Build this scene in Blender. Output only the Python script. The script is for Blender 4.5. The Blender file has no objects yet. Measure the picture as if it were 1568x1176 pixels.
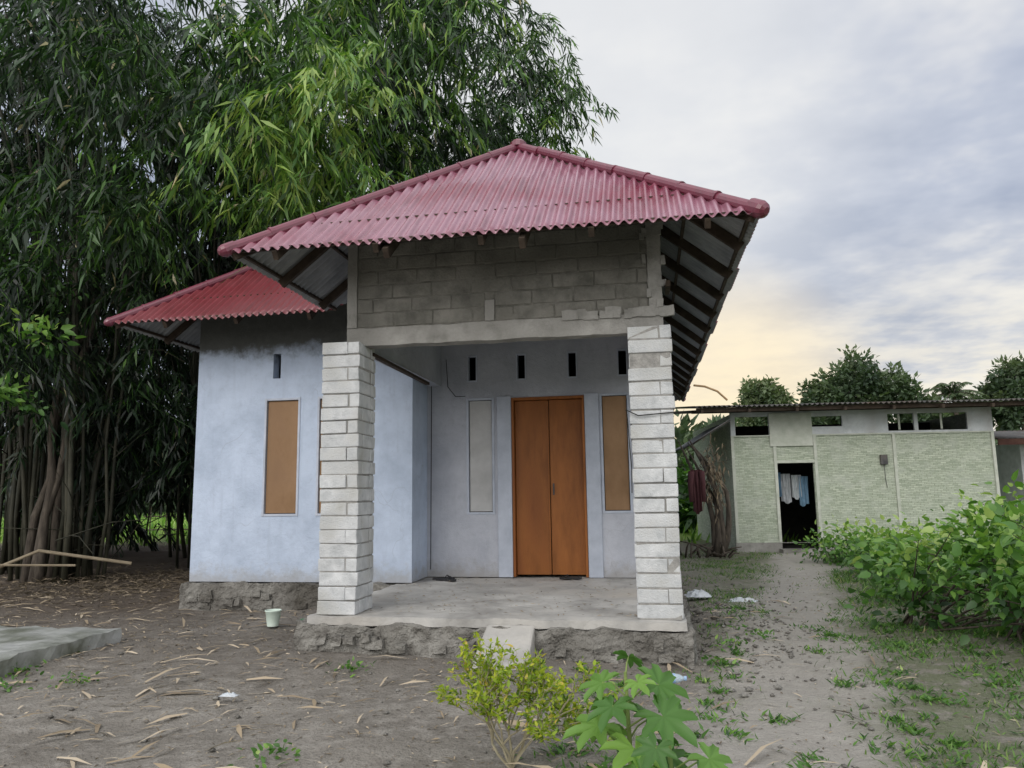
import bpy, bmesh, math, random
import numpy as np
from mathutils import Vector, Matrix, noise as mnoise
random.seed(7); rng=np.random.default_rng(11)
scene=bpy.context.scene
# ---------------------------------------------------------------- helpers
def empty(name,loc=(0,0,0),rotz=0):
    o=bpy.data.objects.new(name,None); scene.collection.objects.link(o)
    o.location=loc; o.rotation_euler=(0,0,rotz); return o
class MB:
    def __init__(s): s.v=[]; s.f=[]; s.m=[]
    def add(s,vs,fs,m=0):
        b=len(s.v); s.v+= [tuple(v) for v in vs]; s.f+=[tuple(i+b for i in f) for f in fs]; s.m+=[m]*len(fs)
    def box(s,x0,x1,y0,y1,z0,z1,m=0,rot=0,jit=0):
        c=[(x0,y0,z0),(x1,y0,z0),(x1,y1,z0),(x0,y1,z0),(x0,y0,z1),(x1,y0,z1),(x1,y1,z1),(x0,y1,z1)]
        if jit: c=[tuple(a+random.uniform(-jit,jit) for a in p) for p in c]
        s.add(c,[(0,3,2,1),(4,5,6,7),(0,1,5,4),(1,2,6,5),(2,3,7,6),(3,0,4,7)],m)
    def beam(s,a,b,w,h,m=0):
        a=Vector(a);b=Vector(b);d=(b-a).normalized()
        sd=d.cross(Vector((0,0,1)));
        if sd.length<1e-3: sd=Vector((1,0,0))
        sd.normalize(); up=sd.cross(d)
        c=[]
        for p in (a,b):
            for (i,j) in ((-1,-1),(1,-1),(1,1),(-1,1)): c.append(p+sd*i*w/2+up*j*h/2)
        s.add(c,[(0,1,2,3),(7,6,5,4),(0,4,5,1),(1,5,6,2),(2,6,7,3),(3,7,4,0)],m)
    def tube(s,pts,rad,n=8,m=0,cap=True):
        pts=[Vector(p) for p in pts]; k=len(pts)
        if not hasattr(rad,'__len__'): rad=[rad]*k
        b=len(s.v); prev=None
        for i,p in enumerate(pts):
            t=(pts[min(i+1,k-1)]-pts[max(i-1,0)]).normalized()
            if prev is None:
                a=t.cross(Vector((0.13,0.9,0.31)))
            else: a=prev-t*prev.dot(t)
            a.normalize(); prev=a; c=t.cross(a)
            for j in range(n):
                th=2*math.pi*j/n; s.v.append(tuple(p+(a*math.cos(th)+c*math.sin(th))*rad[i]))
        for i in range(k-1):
            for j in range(n):
                j2=(j+1)%n
                s.f.append((b+i*n+j,b+i*n+j2,b+(i+1)*n+j2,b+(i+1)*n+j)); s.m.append(m)
        if cap:
            s.f.append(tuple(b+j for j in reversed(range(n)))); s.m.append(m)
            s.f.append(tuple(b+(k-1)*n+j for j in range(n))); s.m.append(m)
    def obj(s,name,mats,parent=None,bevel=0,smooth=False,loc=None):
        me=bpy.data.meshes.new(name); me.from_pydata(s.v,[],s.f)
        for m in (mats if isinstance(mats,(list,tuple)) else [mats]): me.materials.append(m)
        me.polygons.foreach_set("material_index",s.m)
        if smooth: me.polygons.foreach_set("use_smooth",[True]*len(s.f))
        me.update()
        o=bpy.data.objects.new(name,me); scene.collection.objects.link(o)
        if parent: o.parent=parent
        if loc: o.location=loc
        if bevel:
            md=o.modifiers.new("bev",'BEVEL'); md.width=bevel; md.segments=2; md.limit_method='ANGLE'; md.angle_limit=math.radians(50)
        return o
def npmesh(name,V,faces_tmpl,nv,N,tint,mat,parent=None,smooth=False):
    me=bpy.data.meshes.new(name)
    me.vertices.add(len(V)); me.vertices.foreach_set("co",V.astype(np.float32).ravel())
    flat=np.array([i for f in faces_tmpl for i in f],dtype=np.int64); sizes=np.array([len(f) for f in faces_tmpl])
    loops=(flat[None,:]+(np.arange(N)*nv)[:,None]).ravel()
    starts_t=np.concatenate([[0],np.cumsum(sizes)[:-1]])
    starts=(starts_t[None,:]+(np.arange(N)*len(flat))[:,None]).ravel()
    me.loops.add(len(loops)); me.loops.foreach_set("vertex_index",loops.astype(np.int32))
    me.polygons.add(len(starts)); me.polygons.foreach_set("loop_start",starts.astype(np.int32))
    me.materials.append(mat)
    me.update(calc_edges=True)
    at=me.attributes.new("tint",'FLOAT','FACE'); at.data.foreach_set("value",np.repeat(tint,len(faces_tmpl)).astype(np.float32))
    if smooth: me.polygons.foreach_set("use_smooth",np.ones(len(starts),dtype=bool))
    o=bpy.data.objects.new(name,me); scene.collection.objects.link(o)
    if parent: o.parent=parent
    return o
SLIM=(np.array([(0,0,0),(.35,-.5,.03),(1,0,-.10),(.35,.5,.03)]),[(0,1,2,3)])
BROAD=(np.array([(0,0,0),(.3,0,.0),(.65,0,-.02),(1,0,-.12),(.22,-.42,.06),(.6,-.38,.03),(.22,.42,.06),(.6,.38,.03)]),
       [(0,4,1),(4,5,2,1),(5,3,2),(0,1,6),(1,2,7,6),(2,3,7)])
BLADE=(np.array([(0,-.5,0),(0,.5,0),(.55,.35,.04),(.55,-.35,.04),(1,0,-.12)]),[(0,1,2,3),(3,2,4)])
def palm_tmpl(nl=7):
    vs=[(0,0,0)]; fs=[]
    angs=np.linspace(-140,140,nl)
    ring=[]
    for i,a in enumerate(angs):
        r=1.0-.30*abs(a)/140
        step=280/(nl-1)
        for da,rr,z in ((-.5,.44,.04),(-.33,.62*r,.05),(-.2,.84*r,.01),(0,r,-.14),(.2,.84*r,.01),(.33,.62*r,.05)):
            th=math.radians(a+da*step); ring.append((rr*math.cos(th),rr*math.sin(th),z))
    th=math.radians(140+.5*46); ring.append((.36*math.cos(th),.36*math.sin(th),0))
    vs+=ring
    for i in range(len(ring)-1): fs.append((0,i+1,i+2))
    return (np.array(vs),fs)
PALM=palm_tmpl()
def norm(a): return a/np.maximum(np.linalg.norm(a,axis=-1,keepdims=True),1e-9)
def leafcloud(name,P,D,L,W,tint,mat,T,parent=None,upn=None,wild=.5):
    N=len(P); D=norm(D)
    up=np.tile(np.array([0,0,1.]),(N,1))+rng.normal(0,wild,(N,3)) if upn is None else upn
    S=norm(np.cross(D,up)); Nn=np.cross(S,D)
    t=T[0]; L=np.broadcast_to(L,(N,)); W=np.broadcast_to(W,(N,))
    V=P[:,None,:]+t[None,:,0,None]*L[:,None,None]*D[:,None,:]+t[None,:,1,None]*W[:,None,None]*S[:,None,:]+t[None,:,2,None]*L[:,None,None]*Nn[:,None,:]
    return npmesh(name,V.reshape(-1,3),T[1],len(t),N,tint,mat,parent)
# ---------------------------------------------------------------- materials
def newmat(name):
    m=bpy.data.materials.new(name); m.use_nodes=True; nt=m.node_tree
    b=nt.nodes["Principled BSDF"]; return m,nt,b
def N(nt,t,**k):
    n=nt.nodes.new(t)
    for a,v in k.items(): setattr(n,a,v)
    return n
def noise_(nt,vec,scale,detail=4,rough=.55):
    n=N(nt,'ShaderNodeTexNoise'); n.inputs['Scale'].default_value=scale; n.inputs['Detail'].default_value=min(detail,5); n.inputs['Roughness'].default_value=rough
    if vec is not None: nt.links.new(vec,n.inputs['Vector'])
    return n.outputs['Fac']
def ramp(nt,fac,stops):
    r=N(nt,'ShaderNodeValToRGB'); e=r.color_ramp.elements
    while len(e)<len(stops): e.new(.5)
    for i,(p,c) in enumerate(stops):
        e[i].position=p; e[i].color=(c[0],c[1],c[2],1) if hasattr(c,'__len__') else (c,c,c,1)
    nt.links.new(fac,r.inputs['Fac']); return r.outputs['Color']
def mix(nt,f,a,b,mode='MIX'):
    n=N(nt,'ShaderNodeMix'); n.data_type='RGBA'; n.blend_type=mode
    for sock,v in ((n.inputs[0],f),(n.inputs[6],a),(n.inputs[7],b)):
        if isinstance(v,bpy.types.NodeSocket): nt.links.new(v,sock)
        elif hasattr(v,'__len__'): sock.default_value=(v[0],v[1],v[2],1)
        else: sock.default_value=v
    return n.outputs[2]
def math_(nt,op,a,b=0,clamp=False):
    n=N(nt,'ShaderNodeMath'); n.operation=op; n.use_clamp=clamp
    for i,v in enumerate((a,b)):
        if isinstance(v,bpy.types.NodeSocket): nt.links.new(v,n.inputs[i])
        else: n.inputs[i].default_value=v
    return n.outputs[0]
def smooth(nt,v,a,b):
    n=N(nt,'ShaderNodeMapRange'); n.interpolation_type='SMOOTHSTEP'
    nt.links.new(v,n.inputs[0]); n.inputs[1].default_value=a; n.inputs[2].default_value=b
    return n.outputs[0]
def bump(nt,b,h,strength,dist=.02):
    n=N(nt,'ShaderNodeBump'); n.inputs['Strength'].default_value=strength; n.inputs['Distance'].default_value=dist
    nt.links.new(h,n.inputs['Height']); nt.links.new(n.outputs[0],b.inputs['Normal'])
def ocoord(nt,scale=None):
    t=N(nt,'ShaderNodeTexCoord'); o=t.outputs['Object']
    if scale:
        m=N(nt,'ShaderNodeMapping'); m.inputs['Scale'].default_value=scale; nt.links.new(o,m.inputs['Vector']); o=m.outputs[0]
    return o
def pmat(name,c1,c2,scale=6,rough=.85,bs=.4,bscale=40,c3=None,sc=None,metal=0,spec=.3,bdist=.01):
    m,nt,b=newmat(name); v=ocoord(nt,sc)
    f=noise_(nt,v,scale,5,.6); col=ramp(nt,f,[(.32,c1),(.68,c2)])
    if c3 is not None:
        g=noise_(nt,v,scale*.25,4,.6); gg=ramp(nt,g,[(.5,0.),(.68,1.)]); col=mix(nt,gg,col,c3)
    nt.links.new(col,b.inputs['Base Color']); b.inputs['Roughness'].default_value=rough; b.inputs['Metallic'].default_value=metal
    b.inputs['Specular IOR Level'].default_value=spec
    h=noise_(nt,v,bscale,3,.65); bump(nt,b,h,bs,bdist); return m
def leafmat(name,stops,rough=.5,trans=.25,spec=.35):
    m,nt,b=newmat(name)
    a=N(nt,'ShaderNodeAttribute'); a.attribute_name='tint'
    col=ramp(nt,a.outputs['Fac'],stops)
    nt.links.new(col,b.inputs['Base Color']); b.inputs['Roughness'].default_value=rough; b.inputs['Specular IOR Level'].default_value=spec
    tr=N(nt,'ShaderNodeBsdfTranslucent'); nt.links.new(mix(nt,1.0,col,(1.5,1.7,.9),'MULTIPLY'),tr.inputs['Color'])
    ms=N(nt,'ShaderNodeMixShader'); ms.inputs[0].default_value=trans
    nt.links.new(b.outputs[0],ms.inputs[1]); nt.links.new(tr.outputs[0],ms.inputs[2])
    nt.links.new(ms.outputs[0],nt.nodes['Material Output'].inputs['Surface']); return m
def paintmat(name,paint,paint2,grey,ztop,zbot=.55,streak=.25):
    m,nt,b=newmat(name); v=ocoord(nt)
    s=N(nt,'ShaderNodeSeparateXYZ'); nt.links.new(v,s.inputs[0]); z=s.outputs[2]
    n1=noise_(nt,v,1.7,5,.66); n2=noise_(nt,v,9,5,.7); n3=noise_(nt,v,1.1,4,.6)
    col=ramp(nt,n1,[(.34,paint2),(.60,paint)])
    col=mix(nt,math_(nt,'MULTIPLY',smooth(nt,n2,.5,.75),.3),col,tuple(c*.8 for c in paint2))
    mp=N(nt,'ShaderNodeMapping'); mp.inputs['Scale'].default_value=(9,9,.7); nt.links.new(v,mp.inputs['Vector'])
    st=noise_(nt,mp.outputs[0],1.4,5,.6)
    col=mix(nt,math_(nt,'MULTIPLY',smooth(nt,st,.52,.75),streak),col,tuple(c*.66 for c in paint))
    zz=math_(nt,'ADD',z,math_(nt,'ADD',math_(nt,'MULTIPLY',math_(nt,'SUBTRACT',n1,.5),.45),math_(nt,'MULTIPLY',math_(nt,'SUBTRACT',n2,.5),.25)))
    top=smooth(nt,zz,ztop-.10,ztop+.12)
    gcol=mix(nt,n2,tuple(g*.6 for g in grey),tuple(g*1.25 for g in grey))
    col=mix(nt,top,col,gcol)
    zb=math_(nt,'ADD',z,math_(nt,'MULTIPLY',math_(nt,'SUBTRACT',n2,.5),.5))
    bot=math_(nt,'SUBTRACT',1,smooth(nt,zb,.28,zbot)); bot=math_(nt,'MULTIPLY',bot,.6)
    col=mix(nt,bot,col,(.30,.28,.25))
    vor=N(nt,'ShaderNodeTexVoronoi'); vor.feature='DISTANCE_TO_EDGE'; vor.inputs['Scale'].default_value=.7
    dv=N(nt,'ShaderNodeVectorMath'); dv.operation='ADD'; nt.links.new(v,dv.inputs[0])
    nn=N(nt,'ShaderNodeTexNoise'); nn.inputs['Scale'].default_value=2.2; nt.links.new(v,nn.inputs['Vector'])
    sc=N(nt,'ShaderNodeVectorMath'); sc.operation='SCALE'; sc.inputs['Scale'].default_value=.8; nt.links.new(nn.outputs['Color'],sc.inputs[0]); nt.links.new(sc.outputs[0],dv.inputs[1])
    nt.links.new(dv.outputs[0],vor.inputs['Vector'])
    crack=math_(nt,'SUBTRACT',1,smooth(nt,vor.outputs['Distance'],.0,.004)); crack=math_(nt,'MULTIPLY',crack,smooth(nt,n3,.5,.62))
    col=mix(nt,math_(nt,'MULTIPLY',crack,.28),col,(.15,.15,.16))
    nt.links.new(col,b.inputs['Base Color']); b.inputs['Roughness'].default_value=.85; b.inputs['Specular IOR Level'].default_value=.2
    bump(nt,b,math_(nt,'ADD',noise_(nt,v,14,4,.6),math_(nt,'MULTIPLY',noise_(nt,v,80,2,.6),.4)),.6,.015)
    return m
M_block=pmat('block_light',(.44,.455,.465),(.66,.67,.68),9,.92,.8,70,c3=(.42,.42,.40))
M_mortar=pmat('mortar',(.22,.215,.205),(.38,.37,.35),14,.95,.9,50)
M_dblock=pmat('block_dark_shaded',(.11,.108,.095),(.25,.24,.215),5,.95,.9,45,c3=(.085,.083,.07))  # dark grey blocks and mortar, eave shade partly put into the colour
M_dmortar=pmat('mortar_dark_shaded',(.10,.098,.085),(.21,.20,.18),9,.95,1,40)
M_conc=pmat('concrete_beam',(.20,.195,.18),(.37,.36,.34),5,.92,.7,40,c3=(.17,.165,.15))
M_floor=pmat('concrete_floor',(.31,.30,.285),(.55,.54,.515),2.5,.9,.6,40,c3=(.42,.39,.35))
M_rubble=pmat('rubble',(.12,.112,.10),(.32,.31,.285),7,.95,1,18,c3=(.09,.082,.07),bdist=.05)
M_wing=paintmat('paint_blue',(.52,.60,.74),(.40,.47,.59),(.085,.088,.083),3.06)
M_door_wall=paintmat('paint_white',(.52,.54,.60),(.41,.43,.49),(.24,.24,.24),3.6,streak=.15)
M_wood=pmat('dark_timber',(.03,.021,.015),(.075,.055,.04),6,.85,.5,30)
M_door=pmat('door_wood',(.22,.075,.016),(.34,.12,.028),3,.45,.15,30,c3=(.17,.05,.013),sc=(3,3,.7))
M_board=pmat('board_brown',(.24,.14,.07),(.36,.22,.12),3,.6,.2,40,c3=(.19,.11,.06),sc=(1,1,.6))
M_boardw=pmat('board_white',(.42,.42,.42),(.54,.54,.54),4,.7,.2,40)
M_frame=pmat('frame_paint',(.42,.46,.54),(.54,.58,.67),5,.8,.3,40)
M_dark=pmat('dark_interior',(.02,.02,.02),(.04,.038,.035),5,.9,.1,20)
def roofmat(name,c1,c2,sheen_col,sheen_amt,r0=.26):
    m,nt,b=newmat(name); v=ocoord(nt)
    f=noise_(nt,v,3.5,5,.65); col=ramp(nt,f,[(.3,c1),(.7,c2)])
    g=noise_(nt,v,.9,4,.55); col=mix(nt,math_(nt,'MULTIPLY',smooth(nt,g,.36,.6),sheen_amt),col,sheen_col)  # pale patches paint the roof's sky sheen into the colour
    mp=N(nt,'ShaderNodeMapping'); mp.inputs['Scale'].default_value=(12,1.2,1.2); nt.links.new(v,mp.inputs['Vector'])
    st=noise_(nt,mp.outputs[0],1.5,4,.6); col=mix(nt,math_(nt,'MULTIPLY',smooth(nt,st,.48,.7),.45),col,tuple(c*.6 for c in c1))
    d=noise_(nt,v,22,4,.7); col=mix(nt,math_(nt,'MULTIPLY',smooth(nt,d,.6,.8),.5),col,(.12,.07,.06))
    nt.links.new(col,b.inputs['Base Color'])
    rr=ramp(nt,f,[(.3,r0),(.7,r0+.16)]); nt.links.new(rr,b.inputs['Roughness'])
    b.inputs['Specular IOR Level'].default_value=1.0
    bump(nt,b,noise_(nt,v,6,2,.5),.12,.02); return m
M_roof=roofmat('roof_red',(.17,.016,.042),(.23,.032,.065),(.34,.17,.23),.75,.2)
M_roofm=roofmat('roof_red_wing',(.15,.008,.016),(.20,.014,.026),(.2,.04,.05),.5,.35)
M_cap=roofmat('roof_cap_red',(.12,.007,.025),(.17,.013,.042),(.15,.02,.045),.5,.3)
M_zinc=pmat('roof_zinc_underside',(.20,.21,.22),(.33,.34,.35),4,.55,.2,20,metal=.1)
M_oldzinc=pmat('old_zinc',(.06,.06,.062),(.14,.135,.13),5,.7,.3,20,c3=(.09,.06,.045))
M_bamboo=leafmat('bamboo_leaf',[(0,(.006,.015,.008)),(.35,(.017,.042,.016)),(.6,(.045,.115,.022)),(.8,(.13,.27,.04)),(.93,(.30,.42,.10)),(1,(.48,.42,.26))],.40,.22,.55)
M_culm=pmat('bamboo_culm',(.018,.020,.013),(.065,.062,.042),5,.6,.3,20,sc=(1,1,.6))
M_trunk=pmat('bark',(.045,.037,.03),(.12,.10,.08),8,.9,.8,20,sc=(2,2,.5))
M_weed=leafmat('weed_leaf',[(0,(.025,.065,.02)),(.5,(.08,.19,.035)),(.85,(.19,.34,.06)),(1,(.34,.45,.14))],.45,.28,.45)
M_yel=leafmat('yellow_green_leaf',[(0,(.08,.16,.025)),(.5,(.28,.38,.03)),(.9,(.48,.50,.05)),(1,(.55,.42,.1))],.5,.3)
M_grass=leafmat('grass_blade',[(0,(.04,.09,.025)),(.5,(.09,.18,.045)),(.85,(.17,.27,.07)),(1,(.36,.31,.19))],.6,.25)
M_far=leafmat('distant_leaf_haze',[(0,(.035,.055,.04)),(.5,(.075,.115,.065)),(1,(.15,.19,.10))],.7,.2)  # paler leaf colours with distance haze mixed in
M_litter=leafmat('dry_litter',[(0,(.10,.08,.06)),(.5,(.36,.285,.195)),(1,(.66,.56,.43))],.8,.05)
# ---------------------------------------------------------------- camera
psi,theta,rho=math.radians(10),math.radians(8.2),.015
F=Vector((-math.sin(psi)*math.cos(theta),math.cos(psi)*math.cos(theta),math.sin(theta)))
R0=Vector((math.cos(psi),math.sin(psi),0)); U0=R0.cross(F)
Rr=R0*math.cos(rho)-U0*math.sin(rho); Uu=R0*math.sin(rho)+U0*math.cos(rho)
cam=bpy.data.cameras.new('camera'); co=bpy.data.objects.new('camera',cam); scene.collection.objects.link(co)
mt=Matrix(((Rr.x,Uu.x,-F.x,0),(Rr.y,Uu.y,-F.y,0),(Rr.z,Uu.z,-F.z,1.32),(0,0,0,1)))
co.matrix_world=mt; cam.sensor_width=36; cam.lens=1150/1568*36; cam.clip_end=2000; cam.clip_start=.05
scene.camera=co
# ---------------------------------------------------------------- ground
def gh(x,y):
    x=np.asarray(x,float); y=np.asarray(y,float)
    h=.018*np.sin(1.3*x+.7*y)+.015*np.sin(2.9*x-1.7*y+1)+.008*np.sin(6.1*x+4.3*y)+.006*np.sin(9*y-5*x+2)
    h=h+.10*np.exp(-((x-.75)**2/.18+(y-7.6)**2/1.6))
    h=h+.12*np.exp(-((x-3.2)**2/.8+(y-6.6)**2/3.0))
    return h*np.exp(-(x**2+y**2)/3000)
g=np.linspace(-1,1,321); gx=np.sinh(g*5.2)/np.sinh(5.2)*400; gy=gx+7
X,Y=np.meshgrid(gx,gy); Z=gh(X,Y)
V=np.stack([X,Y,Z],-1).reshape(-1,3); n=321
idx=np.arange(n*n).reshape(n,n)
quads=np.stack([idx[:-1,:-1],idx[:-1,1:],idx[1:,1:],idx[1:,:-1]],-1).reshape(-1,4)
me=bpy.data.meshes.new('ground'); me.from_pydata(V.tolist(),[],quads.tolist()); me.polygons.foreach_set("use_smooth",[True]*len(quads)); me.update()
go=bpy.data.objects.new('ground',me); scene.collection.objects.link(go)
m,nt,b=newmat('soil'); v=ocoord(nt); s=N(nt,'ShaderNodeSeparateXYZ'); nt.links.new(v,s.inputs[0])
x_,y_=s.outputs[0],s.outputs[1]
n1=noise_(nt,v,1.1,5,.6); n2=noise_(nt,v,7,5,.65); n3=noise_(nt,v,45,4,.7); n4=noise_(nt,v,.55,4,.6)
col=ramp(nt,n1,[(.3,(.20,.182,.158)),(.7,(.36,.335,.30))])
col=mix(nt,math_(nt,'MULTIPLY',smooth(nt,n2,.42,.70),.6),col,(.46,.43,.39))
col=mix(nt,math_(nt,'MULTIPLY',smooth(nt,n3,.48,.75),.6),col,(.11,.097,.082))
damp=math_(nt,'MULTIPLY',smooth(nt,math_(nt,'ADD',y_,math_(nt,'MULTIPLY',n4,2)),5.8,7.2),math_(nt,'SUBTRACT',1,smooth(nt,x_,.0,.8)))
col=mix(nt,math_(nt,'MULTIPLY',damp,.40),col,(.125,.105,.087))
pathx=math_(nt,'ADD',math_(nt,'MULTIPLY',math_(nt,'SUBTRACT',y_,4.75),.19),.75)
pd=math_(nt,'ABSOLUTE',math_(nt,'SUBTRACT',x_,pathx)); pdn=math_(nt,'ADD',pd,math_(nt,'MULTIPLY',math_(nt,'SUBTRACT',n1,.5),1.4))
pathm=math_(nt,'SUBTRACT',1,smooth(nt,pdn,.25,.8))
col=mix(nt,math_(nt,'MULTIPLY',pathm,.8),col,mix(nt,n2,(.32,.30,.27),(.56,.53,.49)))
gm=math_(nt,'MULTIPLY',smooth(nt,math_(nt,'ADD',x_,math_(nt,'MULTIPLY',n1,2.0)),1.2,2.4),math_(nt,'SUBTRACT',1,math_(nt,'MULTIPLY',pathm,.9)))
gm=math_(nt,'MULTIPLY',gm,smooth(nt,n2,.36,.55))
gcol=mix(nt,n3,(.05,.08,.03),(.14,.18,.065))
col=mix(nt,math_(nt,'MULTIPLY',gm,.65),col,gcol)
far=smooth(nt,math_(nt,'ADD',y_,math_(nt,'MULTIPLY',n4,4)),20,25)
col=mix(nt,far,col,mix(nt,n1,(.13,.22,.04),(.24,.34,.08)))
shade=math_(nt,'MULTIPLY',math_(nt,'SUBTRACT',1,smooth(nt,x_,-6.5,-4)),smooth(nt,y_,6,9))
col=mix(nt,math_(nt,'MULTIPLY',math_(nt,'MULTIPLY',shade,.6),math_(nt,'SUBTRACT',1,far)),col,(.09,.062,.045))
nt.links.new(col,b.inputs['Base Color']); b.inputs['Roughness'].default_value=.95; b.inputs['Specular IOR Level'].default_value=.15
bump(nt,b,math_(nt,'ADD',math_(nt,'MULTIPLY',n2,1.2),math_(nt,'ADD',n3,n1)),.9,.04)
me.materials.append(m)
# ---------------------------------------------------------------- house
H=empty('concrete_block_house')
K=.80; EZ=3.36
def wallgrid(mb,x0,x1,z0,z1,y0,y1,ops,m=0,axis='y'):
    xs=sorted(set([x0,x1]+[a for o in ops for a in o[:2]])); zs=sorted(set([z0,z1]+[a for o in ops for a in o[2:]]))
    def solid(i,j):
        if i<0 or j<0 or i>=len(xs)-1 or j>=len(zs)-1: return False
        cx=(xs[i]+xs[i+1])/2; cz=(zs[j]+zs[j+1])/2
        return not any(o[0]<cx<o[1] and o[2]<cz<o[3] for o in ops)
    P=(lambda x,y,z:(x,y,z)) if axis=='y' else (lambda x,y,z:(y,x,z))
    for i in range(len(xs)-1):
        for j in range(len(zs)-1):
            if not solid(i,j): continue
            a,b_,c,d=xs[i],xs[i+1],zs[j],zs[j+1]
            mb.add([P(a,y0,c),P(b_,y0,c),P(b_,y0,d),P(a,y0,d)],[(0,1,2,3)],m)
            mb.add([P(a,y1,c),P(b_,y1,c),P(b_,y1,d),P(a,y1,d)],[(3,2,1,0)],m)
            if not solid(i-1,j): mb.add([P(a,y0,c),P(a,y1,c),P(a,y1,d),P(a,y0,d)],[(3,2,1,0)],m)
            if not solid(i+1,j): mb.add([P(b_,y0,c),P(b_,y1,c),P(b_,y1,d),P(b_,y0,d)],[(0,1,2,3)],m)
            if not solid(i,j-1): mb.add([P(a,y0,c),P(b_,y0,c),P(b_,y1,c),P(a,y1,c)],[(3,2,1,0)],m)
            if not solid(i,j+1): mb.add([P(a,y0,d),P(b_,y0,d),P(b_,y1,d),P(a,y1,d)],[(0,1,2,3)],m)
BACK=17.0
wins=[(-4.58,-4.12,1.08,2.50),(-3.89,-3.43,1.08,2.50)]
mb=MB(); wallgrid(mb,-5.5,-2.70,.31,3.93,8.5,8.65,wins+[(-4.49,-4.39,2.75,3.06),(-3.71,-3.61,2.75,3.06)])
wallgrid(mb,8.65,BACK,.31,3.93,-5.5,-5.35,[],axis='x')
wallgrid(mb,8.65,9.12,.31,3.93,-2.85,-2.70,[],axis='x')
mb.obj('wing_walls',M_wing,H)
dw=[(-1.62,-.72,.31,2.48),(-2.19,-1.845,1.06,2.49),(-.53,-.18,1.06,2.49)]
vents=[(c-.065,c+.065,2.70,3.04) for c in (-2.115,-1.49,-.853,-.24)]
mb=MB(); wallgrid(mb,-2.85,.19,.31,3.93,9.122,9.27,dw+vents)
wallgrid(mb,9.27,BACK,.31,3.93,.04,.19,[],axis='x'); mb.box(-5.5,.19,BACK,BACK+.15,.31,3.93)
mb.obj('entrance_walls',M_door_wall,H)
mb=MB(); mb.box(-5.3,.0,13,13.1,.31,3.9); mb.box(-5.3,.0,9.4,16.9,.31,.33); mb.obj('dark_interior_panel',M_dark,H)  # near-black panel and floor put the unlit interior's darkness into colour
def windows(lst,y,mats):
    for (a,b_,c,d),mm in zip(lst,mats):
        mb=MB(); mb.box(a+.032,b_-.032,y+.020,y+.035,c+.032,d-.032); mb.obj('window_board',mm,H,bevel=.002)
        mb=MB(); mb.box(a+.022,b_-.022,y+.050,y+.06,c+.022,d-.022); mb.obj('window_gap',M_wood,H)
        mb=MB(); w=.024
        mb.box(a-.004,a+w,y-.010,y+.09,c-.004,d+.004); mb.box(b_-w,b_+.004,y-.010,y+.09,c-.004,d+.004)
        mb.box(a+w,b_-w,y-.008,y+.088,c-.004,c+w); mb.box(a+w,b_-w,y-.008,y+.088,d-w,d+.004)
        mb.obj('window_frame',M_frame,H,bevel=.003)
windows(wins,8.5,[M_board,M_board]); windows(dw[1:],9.122,[M_boardw,M_board])
mb=MB()
for (a,b_,c,d) in vents:
    w=.018; y=9.122
    mb.box(a,a+w,y-.008,y+.08,c,d); mb.box(b_-w,b_,y-.008,y+.08,c,d); mb.box(a+w,b_-w,y-.006,y+.08,c,c+w); mb.box(a+w,b_-w,y-.006,y+.08,d-w,d)
mb.obj('vent_frames',M_frame,H,bevel=.002)
mb=MB(); xm=-1.165
mb.box(-1.585,xm-.006,9.165,9.20,.335,2.44); mb.box(xm+.006,-.755,9.168,9.203,.335,2.44); mb.obj('door_leaves',M_door,H,bevel=.004)
mb=MB(); mb.box(-1.62,-1.59,9.10,9.24,.315,2.48); mb.box(-.75,-.72,9.10,9.24,.315,2.48); mb.box(-1.59,-.75,9.102,9.238,2.445,2.48); mb.box(xm-.02,xm+.0,9.155,9.1645,.34,2.43)
mb.obj('door_frame',M_door,H,bevel=.003)
mb=MB(); mb.box(-1.80,-1.625,9.095,9.1215,.31,2.50); mb.box(-.715,-.545,9.095,9.1215,.31,2.50); mb.obj('door_jamb_plaster',M_frame,H,bevel=.004)
mb=MB(); mb.tube([(xm+.045,9.16,1.38),(xm+.045,9.14,1.38),(xm+.045,9.135,1.30)],.007,6); mb.box(xm+.035,xm+.055,9.160,9.167,1.28,1.42); mb.obj('door_handle',M_oldzinc,H)
def column(x0,x1,y0,y1,z0,z1,name):
    e=empty(name); e.parent=H
    n=20; ch=(z1-z0)/n; mbk=MB(); jo=.008; t=.10
    for i in range(n):
        a=z0+i*ch+jo; b_=z0+(i+1)*ch-jo*.3
        dx=random.uniform(-.006,.006); dy=random.uniform(-.009,.009); J=.0035
        def bx(p,q,r,s_): mbk.box(p+dx+random.uniform(-.004,.004),q+dx+random.uniform(-.004,.004),r+dy+random.uniform(-.006,.006),s_+dy,a,b_+random.uniform(-.004,.002),jit=J)
        if i%2:
            bx(x0,x1-t-jo,y0,y0+t); bx(x1-t,x1,y0,y1-t-jo); bx(x0+t+jo,x1,y1-t,y1); bx(x0,x0+t,y0+t+jo,y1)
        else:
            bx(x0,x1,y0,y0+t); bx(x0,x0+t,y0+t+jo,y1-t-jo); bx(x0,x1,y1-t,y1); bx(x1-t,x1,y0+t+jo,y1-t-jo)
    mbk.obj('blocks',M_block,e,bevel=.006)
    mc=MB(); c=.010; mc.box(x0+c,x1-c,y0+c,y1-c,z0,z1-.012); mc.obj('mortar_core',M_mortar,e)
column(-2.836,-2.486,6.27,6.68,.30,2.685,'porch_column'); column(-.114,.242,6.27,6.68,.30,2.69,'porch_column')
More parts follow.
